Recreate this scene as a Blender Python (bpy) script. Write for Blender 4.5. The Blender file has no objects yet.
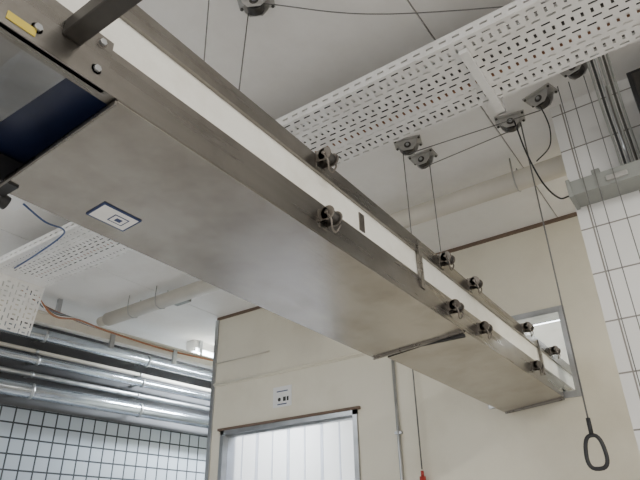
import bpy, bmesh, math, random
from mathutils import Vector, Matrix
random.seed(4)
COL=bpy.context.collection
# ---------------------------------------------------------------- materials
def mat(name,col,rough=.5,metal=0,var=.08,scale=4,stretch=(1,1,1),bump=0,bscale=60,dirt=None,dirt_amt=0,dscale=2,spec=.5,emit=0,trans=0):
    m=bpy.data.materials.new(name); m.use_nodes=True; n=m.node_tree.nodes; l=m.node_tree.links
    b=n['Principled BSDF']; b.inputs['Metallic'].default_value=metal
    b.inputs['Specular IOR Level'].default_value=spec
    tc=n.new('ShaderNodeTexCoord'); mp=n.new('ShaderNodeMapping'); mp.inputs['Scale'].default_value=stretch
    l.new(tc.outputs['Object'],mp.inputs['Vector'])
    nz=n.new('ShaderNodeTexNoise'); nz.inputs['Scale'].default_value=scale; nz.inputs['Detail'].default_value=6
    l.new(mp.outputs['Vector'],nz.inputs['Vector'])
    cr=n.new('ShaderNodeValToRGB'); c=Vector(col)
    cr.color_ramp.elements[0].position=.3; cr.color_ramp.elements[1].position=.7
    cr.color_ramp.elements[0].color=(*(c*(1-var)),1); cr.color_ramp.elements[1].color=(*[min(1,v*(1+var)) for v in c],1)
    l.new(nz.outputs['Fac'],cr.inputs['Fac']); out=cr.outputs['Color']
    if dirt:
        dz=n.new('ShaderNodeTexNoise'); dz.inputs['Scale'].default_value=dscale; dz.inputs['Detail'].default_value=9; dz.inputs['Roughness'].default_value=.65
        l.new(tc.outputs['Object'],dz.inputs['Vector'])
        dr=n.new('ShaderNodeValToRGB'); dr.color_ramp.elements[0].position=.45; dr.color_ramp.elements[1].position=.75
        dr.color_ramp.elements[0].color=(0,0,0,1); dr.color_ramp.elements[1].color=(dirt_amt,)*3+(1,)
        l.new(dz.outputs['Fac'],dr.inputs['Fac'])
        mx=n.new('ShaderNodeMixRGB'); mx.inputs[2].default_value=(*dirt,1)
        l.new(dr.outputs['Color'],mx.inputs[0]); l.new(out,mx.inputs[1]); out=mx.outputs[0]
    l.new(out,b.inputs['Base Color'])
    mr=n.new('ShaderNodeMapRange'); mr.inputs[3].default_value=max(0,rough-.04); mr.inputs[4].default_value=min(1,rough+.04)
    l.new(nz.outputs['Fac'],mr.inputs[0]); l.new(mr.outputs[0],b.inputs['Roughness'])
    if bump:
        bz=n.new('ShaderNodeTexNoise'); bz.inputs['Scale'].default_value=bscale; l.new(mp.outputs['Vector'],bz.inputs['Vector'])
        bp=n.new('ShaderNodeBump'); bp.inputs['Strength'].default_value=bump; bp.inputs['Distance'].default_value=.01
        l.new(bz.outputs['Fac'],bp.inputs['Height']); l.new(bp.outputs['Normal'],b.inputs['Normal'])
    if emit:
        b.inputs['Emission Color'].default_value=(*col,1); b.inputs['Emission Strength'].default_value=emit
    if trans: b.inputs['Transmission Weight'].default_value=trans
    return m
def tilemat(name,tile,grout,w,h,axis,rough=.2,gs=.02,off=(0,0,0)):
    m=bpy.data.materials.new(name); m.use_nodes=True; n=m.node_tree.nodes; l=m.node_tree.links; b=n['Principled BSDF']
    tc=n.new('ShaderNodeTexCoord'); sp=n.new('ShaderNodeSeparateXYZ'); cb=n.new('ShaderNodeCombineXYZ')
    l.new(tc.outputs['Object'],sp.inputs[0]); l.new(sp.outputs[axis],cb.inputs[0]); l.new(sp.outputs[2],cb.inputs[1])
    br=n.new('ShaderNodeTexBrick'); br.offset=0; br.inputs['Scale'].default_value=1
    br.inputs['Brick Width'].default_value=w; br.inputs['Row Height'].default_value=h
    br.inputs['Mortar Size'].default_value=gs; br.inputs['Mortar Smooth'].default_value=.1
    t2=[v*.93 for v in tile]
    br.inputs['Color1'].default_value=(*tile,1); br.inputs['Color2'].default_value=(*t2,1); br.inputs['Mortar'].default_value=(*grout,1)
    mp=n.new('ShaderNodeMapping'); mp.inputs['Location'].default_value=off
    l.new(cb.outputs[0],mp.inputs['Vector']); l.new(mp.outputs[0],br.inputs['Vector'])
    l.new(br.outputs['Color'],b.inputs['Base Color'])
    mr=n.new('ShaderNodeMapRange'); mr.inputs[3].default_value=rough; mr.inputs[4].default_value=.8
    l.new(br.outputs['Fac'],mr.inputs[0]); l.new(mr.outputs[0],b.inputs['Roughness'])
    bp=n.new('ShaderNodeBump'); bp.invert=True; bp.inputs['Strength'].default_value=.4; bp.inputs['Distance'].default_value=.004
    l.new(br.outputs['Fac'],bp.inputs['Height']); l.new(bp.outputs['Normal'],b.inputs['Normal'])
    return m
STEEL=mat('stainless_steel',(.25,.235,.215),.28,.92,.08,3,(10,.5,10),.07,60,(.11,.09,.07),.4,5)
TRAYS=mat('stainless_sheet',(.42,.395,.36),.24,.93,.06,1.5,(6,.6,6),.035,30,(.17,.14,.11),.6,3.0)
HOOD=mat('dark_stainless_hood',(.22,.215,.21),.20,.95,.3,3,(2,1,2),.3,6)
LATCH=mat('latch_metal',(.20,.18,.16),.35,.9,.2,12)
DSTEEL=mat('dark_steel',(.09,.085,.08),.42,.8,.2,12)
GALV=mat('galvanised_metal',(.45,.46,.47),.33,.9,.15,8)
BRACK=mat('zinc_bracket',(.44,.43,.41),.35,.4,.15,20)
SILV=mat('aluminium_cladding',(.47,.51,.56),.20,.93,.12,5,(1,1,1),.08,20)
WPLAS=mat('white_plastic',(.82,.81,.75),.4,0,.04,3,dirt=(.5,.45,.36),dirt_amt=.4,dscale=6)
CEIL=mat('ceiling_panel_paint',(.86,.845,.82),.6,0,.03,1.5,dirt=(.5,.46,.41),dirt_amt=.35,dscale=1.5)
CEILW=mat('ceiling_seam',(.3,.28,.26),.8)
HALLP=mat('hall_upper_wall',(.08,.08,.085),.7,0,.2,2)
WALL=mat('cream_wall_paint',(.78,.74,.62),.5,0,.04,1.2,dirt=(.5,.44,.34),dirt_amt=.4,dscale=1.3)
SEAM=mat('brown_seal',(.16,.11,.08),.7)
TRAYW=mat('white_powdercoat',(.87,.86,.84),.45,0,.05,6,dirt=(.45,.4,.35),dirt_amt=.3,dscale=5)
CREAMP=mat('cream_pipe_lagging',(.64,.60,.52),.5,0,.06,5)
BLACK=mat('black_rubber',(.02,.02,.022),.5)
DARK=mat('dark_shadow_gap',(.03,.03,.03),.8)
BELT=mat('blue_belt',(.010,.016,.05),.35,0,.2,10)
ROPE=mat('grey_rope',(.16,.155,.15),.7)
GBOX=mat('grey_plastic_box',(.28,.29,.27),.5)
ORANGE=mat('orange_cable',(.35,.15,.07),.5)
BLUEC=mat('blue_cable',(.05,.09,.22),.5)
RED=mat('red_plastic',(.42,.04,.03),.4)
YEL=mat('yellow_sticker',(.55,.42,.05),.5)
PAPER=mat('white_paper',(.82,.82,.82),.6,0,.02)
INK=mat('blue_ink',(.03,.05,.14),.5)
FLOOR=mat('floor_coating',(.42,.40,.37),.5,0,.1,3,bump=.1)
TILER=tilemat('wall_tile_white',(.84,.83,.81),(.25,.23,.21),.25,.25,0,.2,.004,off=(.08,.06,0))
TILEL=tilemat('wall_tile_grey',(.38,.42,.47),(.03,.035,.04),.15,.15,1,.2,.009)
STRIP=mat('curtain_strip_pvc',(.82,.85,.95),.22,0,.02,4,trans=.92)
LAMPE=mat('lamp_tube_glow',(.85,.93,1),.5,emit=14)
# ---------------------------------------------------------------- builder
class B:
    def __init__(s,name): s.name=name; s.bm=bmesh.new(); s.m=[]
    def mi(s,m):
        if m not in s.m: s.m.append(m)
        return s.m.index(m)
    def face(s,vs,m,sm=False):
        try: f=s.bm.faces.new(vs)
        except ValueError: return
        f.material_index=s.mi(m); f.smooth=sm
    def pts(s,pl,quads,m,sm=False):
        v=[s.bm.verts.new(p) for p in pl]
        for q in quads: s.face([v[i] for i in q],m,sm)
    def box(s,x0,x1,y0,y1,z0,z1,m,M=None):
        P=[Vector((x,y,z)) for x in(x0,x1) for y in(y0,y1) for z in(z0,z1)]
        if M: P=[M@p for p in P]
        s.pts(P,[(0,1,3,2),(4,6,7,5),(0,4,5,1),(2,3,7,6),(0,2,6,4),(1,5,7,3)],m)
    def ring(s,c,t,r,n,up=None):
        t=t.normalized(); a=Vector((0,0,1)) if abs(t.z)<.9 else Vector((1,0,0))
        u=t.cross(a).normalized(); w=t.cross(u)
        return [s.bm.verts.new(c+u*r*math.cos(2*math.pi*i/n)+w*r*math.sin(2*math.pi*i/n)) for i in range(n)]
    def tube(s,pts,r,m,n=10,closed=False):
        pts=[Vector(p) for p in pts]; rings=[]; k=len(pts)
        for i,p in enumerate(pts):
            if closed: t=pts[(i+1)%k]-pts[i-1]
            else: t=pts[min(i+1,k-1)]-pts[max(i-1,0)]
            rings.append(s.ring(p,t,r,n))
        for i in range(k if closed else k-1):
            A=rings[i]; Bq=rings[(i+1)%k]
            best=min(range(n),key=lambda o:sum((A[j].co-Bq[(j+o)%n].co).length for j in range(0,n,2)))
            for j in range(n): s.face([A[j],A[(j+1)%n],Bq[(j+1+best)%n],Bq[(j+best)%n]],m,True)
        if not closed:
            s.face(rings[0][::-1],m); s.face(rings[-1],m)
    def cyl(s,p0,p1,r,m,n=20): s.tube([p0,p1],r,m,n)
    def prism(s,prof,y0,y1,m,M=None):
        """profile in x,z extruded along y"""
        k=len(prof); P=[Vector((a,y0,b)) for a,b in prof]+[Vector((a,y1,b)) for a,b in prof]
        if M: P=[M@p for p in P]
        v=[s.bm.verts.new(p) for p in P]
        for i in range(k): s.face([v[i],v[(i+1)%k],v[k+(i+1)%k],v[k+i]],m)
        s.face(v[:k][::-1],m); s.face(v[k:],m)
    def done(s,bevel=0,M=None,solid=0,parent=None):
        bmesh.ops.recalc_face_normals(s.bm,faces=s.bm.faces)
        me=bpy.data.meshes.new(s.name); s.bm.to_mesh(me); s.bm.free()
        for m in s.m: me.materials.append(m)
        o=bpy.data.objects.new(s.name,me); COL.objects.link(o)
        if M: o.matrix_world=M
        if parent: o.parent=parent
        if solid:
            md=o.modifiers.new('solid','SOLIDIFY'); md.thickness=solid; md.offset=0
        if bevel:
            md=o.modifiers.new('bevel','BEVEL'); md.width=bevel; md.segments=2; md.limit_method='ANGLE'
        return o
def arc(pts,n=8):
    """catmull-rom through points"""
    P=[Vector(p) for p in pts]; P=[P[0]*2-P[1]]+P+[P[-1]*2-P[-2]]; o=[]
    for i in range(1,len(P)-2):
        for j in range(n):
            t=j/n; a,b,c,d=P[i-1:i+3]
            o.append(.5*((2*b)+(c-a)*t+(2*a-5*b+4*c-d)*t*t+(3*b-a-3*c+d)*t**3))
    o.append(P[-2]); return o
CZ=3.76; YW=4.3
# ---------------------------------------------------------------- room shell
b=B('floor'); b.box(-9,3.5,-3,9.5,-.1,0,FLOOR); b.done()
b=B('ceiling')
b.box(-9,3.5,-3,9.5,CZ+.012,CZ+.12,CEILW)
x=-9.11
while x<3.4:
    for (ya,yb) in ((-3,.35),(.358,9.5)):
        b.box(max(x,-9)+.004,min(x+1.2,3.5)-.004,ya,yb,CZ,CZ+.02,CEIL)
    x+=1.2
b.done()
# back wall with door opening and conveyor opening
DX0,DX1,DZ=-4.20,-2.62,2.55
OX0,OX1,OZ0,OZ1=-1.45,-.85,2.43,3.02
b=B('wall_back'); t0,t1=YW,YW+.16
b.box(-4.36,DX0,t0,t1,0,CZ,WALL); b.box(DX0,DX1,t0,t1,DZ,CZ,WALL)
b.box(DX1,OX0,t0,t1,0,CZ,WALL); b.box(OX0,OX1,t0,t1,0,OZ0,WALL); b.box(OX0,OX1,t0,t1,OZ1,CZ,WALL)
b.box(OX1,3.5,t0,t1,0,CZ,WALL)
b.done()
b=B('wall_partition'); b.box(-4.36,-4.24,YW+.16,9.5,0,CZ,WALL); b.done()
b=B('wall_far'); b.box(-9,3.5,9.5,9.6,0,CZ,WALL); b.done()
b=B('wall_side'); b.box(3.5,3.6,-3,9.6,0,CZ,TILER); b.done()
# tiled pier on the right
PX=-.39
b=B('wall_right'); b.box(PX,3.5,2.95,3.25,0,CZ,TILER); b.done()
# left tiled wall (slightly skewed to the hall)
ML=Matrix.Translation((-6.05,3.5,0))@Matrix.Rotation(math.radians(-5),4,'Z')
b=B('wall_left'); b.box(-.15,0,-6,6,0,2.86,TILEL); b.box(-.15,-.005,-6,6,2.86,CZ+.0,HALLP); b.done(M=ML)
# trims on back wall
b=B('trim_1'); b.box(-4.36,3.5,YW-.012,YW,CZ-.03,CZ,SEAM); b.done()
b=B('trim_2'); b.box(-4.375,-4.33,YW-.015,YW+.18,0,CZ-.03,GALV); b.done()
# ---------------------------------------------------------------- door with strip curtain
b=B('door_1')
fw=.045
b.box(DX0+.001,DX0+fw,YW-.02,YW+.16,0,DZ-.001,GALV); b.box(DX1-fw,DX1-.001,YW-.02,YW+.16,0,DZ-.001,GALV); b.box(DX0+.001,DX1-.001,YW-.02,YW+.16,DZ-fw,DZ-.001,GALV)
b.box(DX0-.03,DX1+.03,YW-.03,YW-.001,DZ-.005,DZ+.018,SEAM)
n=8; w=(DX1-DX0-2*fw)/n
for i in range(n):
    xa=DX0+fw+i*w
    yo=YW+.05+(.012 if i%2 else 0)
    b.box(max(xa-.012,DX0+fw),min(xa+w+.012,DX1-fw),yo,yo+.003,.02,DZ-fw-.01,STRIP)
b.box(DX0+fw,DX1-fw,YW+.03,YW+.075,DZ-fw-.02,DZ-fw,GALV)
b.done()
def sign(name,x0,x1,z0,z1):
    b=B(name); y=YW-.004
    b.box(x0,x1,y,YW,z0,z1,PAPER); w=x1-x0
    b.box(x0+w*.2,x1-w*.2,y-.001,y,z1-.05,z1-.04,INK)
    b.cyl((x0+w*.35,y-.001,z0+.07),(x0+w*.35,y,z0+.07),.018,DARK,14)
    b.box(x0+w*.55,x0+w*.7,y-.001,y,z0+.05,z0+.09,DARK); b.box(x0+w*.75,x0+w*.85,y-.001,y,z0+.05,z0+.09,DARK)
    b.box(x0+w*.25,x0+w*.75,y-.001,y,z0+.02,z0+.03,INK)
    b.done()
sign('wall_sign',-3.55,-3.33,2.68,2.87)
b=B('wall_conduit')
b.tube([(-4.33,YW-.02,3.02),(-2.3,YW-.02,3.02)],.012,WALL,8)
b.tube([(-4.33,YW-.02,3.24),(-3.6,YW-.02,3.24)],.007,CREAMP,8)
b.box(-4.33,-2.3,YW-.012,YW,2.998,3.042,WALL)
b.done()
b=B('wall_conduit'); b.tube([(-2.24,YW-.02,CZ-.03),(-2.24,YW-.02,.3)],.014,GALV,8)
for z in (1.5,2.3,3.0): b.box(-2.27,-2.21,YW-.03,YW,z,z+.02,GALV)
b.done()
b=B('pull_cord'); b.tube([(-2.05,YW-.05,CZ),(-2.05,YW-.05,2.02)],.006,ROPE,8); b.cyl((-2.05,YW-.05,1.86),(-2.05,YW-.05,1.97),.024,RED,14); b.cyl((-2.05,YW-.05,1.97),(-2.05,YW-.05,2.01),.012,RED,14); b.done()
b=B('window_1'); e=.035
for (x0,x1,z0,z1) in ((OX0-e,OX0,OZ0-e,OZ1+e),(OX1,OX1+e,OZ0-e,OZ1+e),(OX0,OX1,OZ1,OZ1+e),(OX0,OX1,OZ0-e,OZ0)):
    b.box(x0,x1,YW-.015,YW,z0,z1,GALV)
for (x0,x1,z0,z1) in ((OX0,OX0+.01,OZ0,OZ1),(OX1-.01,OX1,OZ0,OZ1),(OX0,OX1,OZ1-.01,OZ1),(OX0,OX1,OZ0,OZ0+.01)):
    b.box(x0,x1,YW-.015,YW+.17,z0,z1,GALV)
b.done(.002)
# ---------------------------------------------------------------- conveyor
XR=-.95; XL=-1.42; Y0=-.9; Y1=4.75
b=B('overhead_conveyor')
b.prism([(XR,2.645),(XR+.012,2.645),(XR+.012,2.712),(XR-.03,2.712),(XR-.03,2.706),(XR,2.706)],Y0,Y1,STEEL)
b.box(XR-.012,XR,Y0,Y1,2.525,2.65,WPLAS)
b.prism([(XR-.01,2.47),(XR+.006,2.47),(XR+.006,2.53),(XR-.01,2.53)],Y0,Y1,STEEL)
b.prism([(XR-.02,2.40),(XR+.014,2.40),(XR+.014,2.466),(XR-.02,2.466)],Y0,4.25,STEEL)
b.box(XR-.01,XR+.001,Y0,Y1,2.464,2.472,DARK)
b.box(XL,XL+.012,Y0,Y1,2.645,2.712,STEEL); b.box(XL,XL+.01,Y0,Y1,2.525,2.65,WPLAS); b.box(XL,XL+.012,Y0,4.25,2.42,2.53,STEEL)
b.box(XL+.03,XR-.03,Y0,Y1,2.655,2.66,BELT); b.box(XL+.03,XR-.03,Y0,Y1,2.50,2.505,BELT)
y=Y0+.1
while y<Y1:
    b.cyl((XL+.01,y,2.55),(XR-.01,y,2.55),.02,DSTEEL,12); b.cyl((XL+.01,y,2.63),(XR-.01,y,2.63),.022,DSTEEL,12); y+=.45
def tray(y0,y1,xl,dz,mat=TRAYS):
    pr=[(XR+.012,2.395),(XR+.012,2.40),(xl+.004,2.364+dz),(xl+.004,2.46),(xl,2.46),(xl,2.357+dz)]
    b.prism(pr,y0,y1,mat)
tray(.56,2.53,-1.43,0)
tray(2.545,4.27,-1.36,-.008)
b.box(-1.40,XR+.01,2.528,2.546,2.37,2.385,DARK)
b.prism([(XR+.012,2.385),(XR+.012,2.40),(-1.43,2.364),(-1.43,2.347)],2.515,2.53,STEEL)
b.prism([(XR+.012,2.385),(XR+.012,2.40),(-1.43,2.364),(-1.43,2.347)],.56,.566,STEEL)
b.prism([(XR+.012,2.38),(XR+.012,2.46),(-1.36,2.46),(-1.36,2.34)],4.265,4.275,STEEL)
# near-end hood plate and belt return visible in the gap
b.prism([(XR+.0,2.405),(XR,2.41),(-1.46,2.405),(-1.46,2.398)],Y0,.36,HOOD)
b.pts([(XR,.36,2.405),(XR,.47,2.425),(-1.46,.46,2.425),(-1.46,.36,2.40)],[(0,1,2,3)],HOOD)
b.box(-1.45,XR-.005,.40,.75,2.44,2.445,BELT)
b.box(-1.47,-1.38,.47,.60,2.355,2.43,BLACK); b.cyl((-1.47,.5,2.37),(-1.47,.62,2.35),.02,BLACK,12)
b.box(XR-.002,XR+.004,1.63,1.665,2.545,2.62,LATCH)
b.box(XR+.004,XR+.018,2.10,2.13,2.47,2.70,STEEL)
b.box(XR+.004,XR+.018,3.85,3.88,2.47,2.70,STEEL)
for (yy,zz) in ((.36,2.60),(.36,2.44),(.50,2.44),(.50,2.52),(.30,2.52)):
    b.cyl((XR+.005,yy,zz),(XR+.022,yy,zz),.009,GALV,6); b.cyl((XR+.004,yy,zz),(XR+.014,yy,zz),.013,LATCH,14)
b.box(XR+.014,XR+.016,.30,.36,2.415,2.435,YEL)
b.box(XR,XR+.012,.20,.53,2.40,2.545,STEEL)
ang=math.atan2(.038,.48)
MS=Matrix.Translation((-1.32,.855,2.3640))@Matrix.Rotation(-ang,4,'Y')
b.box(-.042,.042,-.065,.065,-.002,.001,INK,MS); b.box(-.036,.036,-.059,.059,-.003,-.001,PAPER,MS)
b.box(-.02,.02,-.01,.04,-.0036,-.003,INK,MS); b.box(-.016,.016,-.006,.036,-.0042,-.0035,PAPER,MS); b.box(-.008,.008,.005,.025,-.0048,-.004,INK,MS)
conv=b.done(.0015)
b=B('support_arm'); b.box(XR+.012,.45,.41,.455,2.47,2.515,DSTEEL); b.box(.40,.45,.41,.455,2.515,CZ,DSTEEL); b.box(.35,.5,.36,.5,CZ-.012,CZ,DSTEEL); b.done(.003,parent=conv)
LN=[0]
def latch(y,z):
    LN[0]+=1
    b=B('toggle_latch_%d'%LN[0]); x=XR+.014
    b.box(x-.004,x+.004,y-.024,y+.024,z-.04,z+.025,STEEL)
    for s in(-1,1):
        b.box(x,x+.038,y+s*.024-.003,y+s*.024+.003,z-.022,z+.022,LATCH)
        b.cyl((x+.036,y+s*.024-.003,z),(x+.036,y+s*.024+.003,z),.026,LATCH,18)
    b.cyl((x+.034,y-.021,z),(x+.034,y+.021,z),.020,DSTEEL,16)
    b.cyl((x+.036,y-.034,z),(x+.036,y+.034,z),.007,LATCH,10)
    lp=[(x+.034,y-.031,z),(x+.05,y-.026,z-.03),(x+.045,y-.012,z-.058),(x+.043,y+.012,z-.058),(x+.05,y+.026,z-.03),(x+.034,y+.031,z)]
    b.tube(arc(lp,4),.0035,LATCH,6)
    b.done(.001,parent=conv)
for y in (1.36,2.35,2.70,3.55,4.15): latch(y,2.695)
for y in (1.37,2.38,2.74,3.6): latch(y,2.465)
# ---------------------------------------------------------------- perforated cable tray
def slotrow(b,M,x0,x1,v0,v1,sl,gap,sw,m,off=0):
    x=x0; vm=(v0+v1)/2
    def q(a,bb,c,d):
        if bb-a>1e-5 and d-c>1e-5: b.pts([M@Vector((a,c,0)),M@Vector((bb,c,0)),M@Vector((bb,d,0)),M@Vector((a,d,0))],[(0,1,2,3)],m)
    x=x0+off
    q(x0,x,v0,v1)
    while x+sl+gap<=x1:
        q(x,x+gap,v0,v1); a=x+gap; e=a+sl
        q(a,e,v0,vm-sw/2); q(a,e,vm+sw/2,v1); x=e
    q(x,x1,v0,v1)
def perf(b,M,x0,x1,w,m):
    v=0; n=int(round(w/.04)); rw=w/n
    for i in range(n):
        if i%3==1: slotrow(b,M,x0,x1,v,v+rw,.012,.028,rw*.72,m,off=.01)
        else: slotrow(b,M,x0,x1,v,v+rw,.038,.027,.011,m,off=(i%2)*.03)
        v+=rw
TZ=3.50; TY0,TY1=1.90,2.38
b=B('cable_tray')
M=Matrix.Translation((0,TY0,TZ)); xl,xr=-4.5,1.6
perf(b,M,xl,xr,TY1-TY0,TRAYW)
for y in(TY0,TY1):
    M=Matrix.Translation((0,y,TZ))@Matrix.Rotation(math.pi/2,4,'X')
    slotrow(b,M,xl,xr,0,.06,.035,.03,.012,TRAYW)
    s=1 if y==TY0 else -1
    b.box(xl,xr,min(y,y+s*.012),max(y,y+s*.012),TZ+.06,TZ+.062,TRAYW)
Md=Matrix.Translation((xl,TY0,TZ))@Matrix.Rotation(math.radians(100),4,'Y')
perf(b,Md,0,.42,TY1-TY0,TRAYW)
ct=b.done(solid=.002)
b=B('cable_tray_bracket')
for x in(-.55,-2.6,1.2):
    b.box(x-.02,x+.02,TY0+.06,TY1+.10,TZ-.028,TZ-.004,TRAYW)
    for y in(TY1+.08,): b.box(x-.02,x+.02,y,y+.012,TZ-.028,CZ,TRAYW)
b.done()
b=B('cable_bundle')
for i in range(9):
    yy=TY0+.06+i*.045; c=[BLACK,GBOX,BLACK,DSTEEL,BLACK,BLACK,ORANGE,BLACK,DSTEEL][i]
    b.tube(arc([(-4.4,yy,TZ+.02),(-2.5,yy+random.uniform(-.02,.02),TZ+.015),(-1,yy+random.uniform(-.02,.02),TZ+.015),(.3,yy,TZ+.015),(1.5,yy,TZ+.015)],3),.010,c,6)
b.done()
# ---------------------------------------------------------------- ceiling pulleys
def pulley(x,y,rot=0):
    b=B('ceiling_pulley')
    M=Matrix.Translation((x,y,CZ))@Matrix.Rotation(rot,4,'Z')
    b.box(-.085,.085,-.05,.05,-.008,0,BRACK,M)
    for s in(-1,1):
        pr=[(-.065,-.008),(.065,-.008),(.055,-.05),(.03,-.08),(-.03,-.08),(-.055,-.05)]
        b.prism(pr,s*.028-.003,s*.028+.003,BRACK,M)
        b.cyl(M@Vector((0,s*.031,-.045)),M@Vector((0,s*.034,-.045)),.022,DSTEEL,18)
    b.cyl(M@Vector((0,-.02,-.05)),M@Vector((0,.02,-.05)),.040,DSTEEL,20)
    b.cyl(M@Vector((0,-.042,-.045)),M@Vector((0,.042,-.045)),.010,GALV,10)
    for sx in(-1,1):
        for sy in(-1,1): b.cyl(M@Vector((sx*.074,sy*.040,-.008)),M@Vector((sx*.074,sy*.040,-.016)),.008,DSTEEL,6)
    b.done(.001)
PUL=[(-1.21,2.74,.3),(-1.20,2.93,0),(-.61,2.90,.2),(-.40,2.80,-.3),(-.18,2.66,-.3),(-1.28,1.36,.5)]
for p in PUL: pulley(*p)
def rope(name,pts,r=.003,m=ROPE):
    b=B(name); b.tube(pts,r,m,6); return b.done()
rope('hoist_rope',[(-1.25,2.74,CZ-.05),(-1.25,2.74,2.663)])
rope('hoist_rope',[(-1.16,2.93,CZ-.05),(-1.16,2.93,2.663)])
rope('hoist_rope',[(-1.32,1.36,CZ-.05),(-1.32,1.30,2.663)])
rope('hoist_rope',[(-1.44,1.22,CZ),(-1.41,1.22,2.713)])
rope('hoist_rope',[(-1.21,2.74,CZ-.09),(-.42,2.82,CZ-.09)])
rope('hoist_rope',[(-1.20,2.93,CZ-.09),(-.63,2.90,CZ-.09)])
rope('hoist_rope',arc([(-1.26,1.36,CZ-.04),(-.8,1.75,CZ-.06),(.1,2.3,CZ-.04),(.8,2.7,CZ-.02)]))
rope('hoist_rope',arc([(-.72,1.5,CZ-.03),(-.2,1.75,CZ-.05),(1,2.2,CZ-.02)]))
b=B('hanging_cable'); b.tube(arc([(-.58,2.86,CZ-.06),(-.55,2.84,3.45),(-.50,2.83,3.22),(-.44,2.83,3.10),(-.388,2.83,3.09)]),.0045,BLACK,8)
b.tube(arc([(-.42,2.78,CZ-.05),(-.40,2.80,3.60),(-.395,2.8,3.50),(-.42,2.80,3.40),(-.50,2.80,3.34)]),.0035,BLACK,8); b.done()
b=B('pull_handle'); hx,hy=-.555,2.90; hz=1.86
b.tube([(hx,hy,CZ-.06),(hx,hy,hz+.14)],.004,ROPE,6)
b.cyl((hx,hy,hz+.075),(hx,hy,hz+.145),.010,BLACK,12)
ringp=[]
for i in range(28):
    a=2*math.pi*i/28; sx=math.copysign(abs(math.sin(a))**.7,math.sin(a)); sz=math.copysign(abs(math.cos(a))**.8,math.cos(a))
    wdt=.040+.007*(-sz)
    ringp.append((hx+sx*wdt,hy,hz+sz*.07))
b.tube(ringp,.009,BLACK,10,closed=True)
b.done()
# ---------------------------------------------------------------- long cream pipe under the ceiling
b=B('ceiling_pipe'); py,pz=3.37,3.62
b.cyl((-5.0,py,pz),(3.4,py,pz),.068,CREAMP,28)
b.cyl((-5.0,py,pz),(-5.12,py,pz),.05,CREAMP,24)
for x in(-4.6,-4.2,-2.6,-.75,.4): b.tube([(x,py-.070,CZ),(x,py-.074,pz),(x,py-.053,pz-.053),(x,py,pz-.074),(x,py+.053,pz-.053),(x,py+.074,pz),(x,py+.070,CZ)],.005,BRACK,6)
b.done()
# ---------------------------------------------------------------- right side services
b=B('wireway'); b.box(-.38,1.6,2.80,2.95,3.07,3.155,GBOX); b.box(-.385,-.365,2.79,2.95,3.06,3.165,GBOX); b.box(-.2,-.1,2.79,2.95,3.09,3.12,BRACK)
b.box(-.26,-.22,2.83,2.95,3.155,3.20,GBOX); b.done(.004)
b=B('control_box'); b.box(.03,.34,2.70,2.95,3.20,3.60,BLACK); b.box(.05,.32,2.695,2.70,3.22,3.58,DSTEEL); b.done(.006)
b=B('conduit_bundle')
for i in range(6):
    x=-.09+i*.018
    b.tube(arc([(x-.02,2.42,TZ+.10),(x-.02,2.5,TZ+.09),(x-.03,2.75,3.45),(x-.03,2.86,3.3),(x-.03,2.87,3.157)],4),.006,[GBOX,BLACK,GALV,GBOX,DSTEEL,GBOX][i],8)
b.done()
b=B('vertical_cable')
for x,zb in((-.30,1.9),(-.24,1.2),(-.16,2.6)): b.tube([(x,2.79,CZ),(x,2.785,zb)],.0025,ROPE,6)
b.done()
# ---------------------------------------------------------------- left hall services
def lpipe(x,z,r,m=SILV,bands=True):
    b=B('duct_pipe'); b.cyl((x,-6,z),(x,6,z),r,m,28)
    y=-5.5
    while y<6:
        b.cyl((x,y,z),(x,y+.03,z),r+.006,GALV,28); b.box(0,x,y,y+.03,z-.01,z+.01,GALV); y+=1.3
    b.done(M=ML)
lpipe(.20,2.99,.075); lpipe(.14,3.17,.028,GALV); lpipe(.20,3.31,.045); lpipe(.14,3.42,.022,CREAMP); lpipe(.25,3.57,.065)
b=B('support_beam'); b.box(.85,.91,-6,6,3.47,3.555,CREAMP); b.box(.82,.95,-6,6,3.55,3.565,CREAMP)
for y in(-3,-.5,1.3): b.box(.85,.89,y,y+.04,3.56,CZ,GALV)
for y in(-2,-1,.1,.9): b.box(.91,.93,y,y+.05,3.38,3.55,GALV)
b.done(M=ML)
b=B('junction_box'); b.box(-4.25,-4.05,3.5,3.62,3.66,CZ,GBOX); b.cyl((-4.15,3.48,3.71),(-4.15,3.5,3.71),.015,BLACK,10); b.done(.005)
b=B('cable_bundle')
for i in range(8):
    o=i*.018
    b.tube(arc([(-4.56,2.2+o,3.46),(-4.62,2.45+o,3.40-o*.5),(-4.8,2.8+o,3.44),(-5.0,3.25+o,3.50),(-5.06,4.2,3.52),(-5.0,5,3.55)],6),.010,[ORANGE,BLACK,ORANGE,BLUEC,GBOX,BLACK,PAPER,ORANGE][i],6)
b.done()
b=B('blue_cable'); b.tube(arc([(-4.3,2.0,3.485),(-3.9,1.95,3.47),(-3.5,1.88,3.45),(-3.3,1.78,3.40),(-3.2,1.6,3.34),(-3.15,1.42,3.365)],6),.006,BLUEC,8); b.done()
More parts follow.
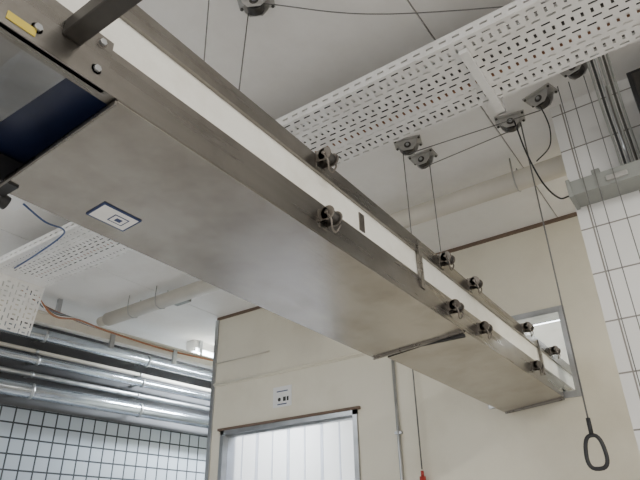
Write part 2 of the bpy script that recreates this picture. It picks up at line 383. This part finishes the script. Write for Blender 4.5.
def fluo(x,y,L,ax,z,power,emis=LAMPE,name='fluorescent_lamp'):
    b=B(name); h=L/2
    if ax=='y':
        b.box(x-.07,x+.07,y-h,y+h,z,CZ,TRAYW)
        for s in(-.035,.035): b.cyl((x+s,y-h+.03,z-.02),(x+s,y+h-.03,z-.02),.013,emis,12)
        for e in(-1,1): b.box(x-.06,x+.06,y+e*(h-.02)-.015,y+e*(h-.02)+.015,z-.04,z,TRAYW)
    else:
        b.box(x-h,x+h,y-.07,y+.07,z,CZ,TRAYW)
        for s in(-.035,.035): b.cyl((x-h+.03,y+s,z-.02),(x+h-.03,y+s,z-.02),.013,emis,12)
        for e in(-1,1): b.box(x+e*(h-.02)-.015,x+e*(h-.02)+.015,y-.06,y+.06,z-.04,z,TRAYW)
    b.done()
    ld=bpy.data.lights.new(name+'_light','AREA'); ld.shape='RECTANGLE'; ld.energy=power; ld.color=(.85,.93,1)
    ld.size=.16; ld.size_y=L
    if ax=='x': ld.size,ld.size_y=L,.16
    lo=bpy.data.objects.new(name+'_light',ld); COL.objects.link(lo); lo.location=(x,y,z-.06)
    return ld
fluo(-5.15,5.4,1.5,'y',CZ-.09,200); fluo(-4.9,.2,1.5,'y',CZ-.06,50)
l=fluo(-3.2,5.4,1.5,'x',CZ-.06,300); l.color=(.78,.86,1)  # added unseen lamp in the back room, backlights the strip curtain
fluo(-.9,6.4,1.5,'x',CZ-.06,130)
l=fluo(1.9,.2,1.5,'y',CZ-.06,140); l.color=(1,.97,.91)
l=fluo(-2.6,-1.6,1.5,'x',CZ-.06,90); l.color=(1,.97,.91)
l=fluo(1.5,3.85,1.5,'x',CZ-.06,55); l.color=(1,.97,.91)  # added lamp hidden behind the pier to brighten the back wall
b=B('electrical_cabinet'); b.box(-3.3,-3.0,1.2,1.45,3.38,CZ,PAPER); b.box(-3.28,-3.02,1.19,1.2,3.40,3.70,GALV); b.done(.006)
# world
w=bpy.data.worlds.new('world'); bpy.context.scene.world=w; w.use_nodes=True
w.node_tree.nodes['Background'].inputs[0].default_value=(1,.985,.96,1); w.node_tree.nodes['Background'].inputs[1].default_value=1.05
# ---------------------------------------------------------------- camera
f=580.0; th=math.radians(28.1); ps=math.radians(34.7); r=0.0185
h=Vector((-math.sin(ps),math.cos(ps),0)); F=h*math.cos(th)+Vector((0,0,math.sin(th)))
R0=Vector((math.cos(ps),math.sin(ps),0)); U0=R0.cross(F)
R=R0*math.cos(r)-U0*math.sin(r); U=U0*math.cos(r)+R0*math.sin(r)
cam=bpy.data.cameras.new('camera'); co=bpy.data.objects.new('camera',cam); COL.objects.link(co)
cam.sensor_width=36; cam.lens=f*36/640; cam.clip_start=.02
co.matrix_world=Matrix(((R.x,U.x,-F.x,0),(R.y,U.y,-F.y,0),(R.z,U.z,-F.z,1.5),(0,0,0,1)))
bpy.context.scene.camera=co
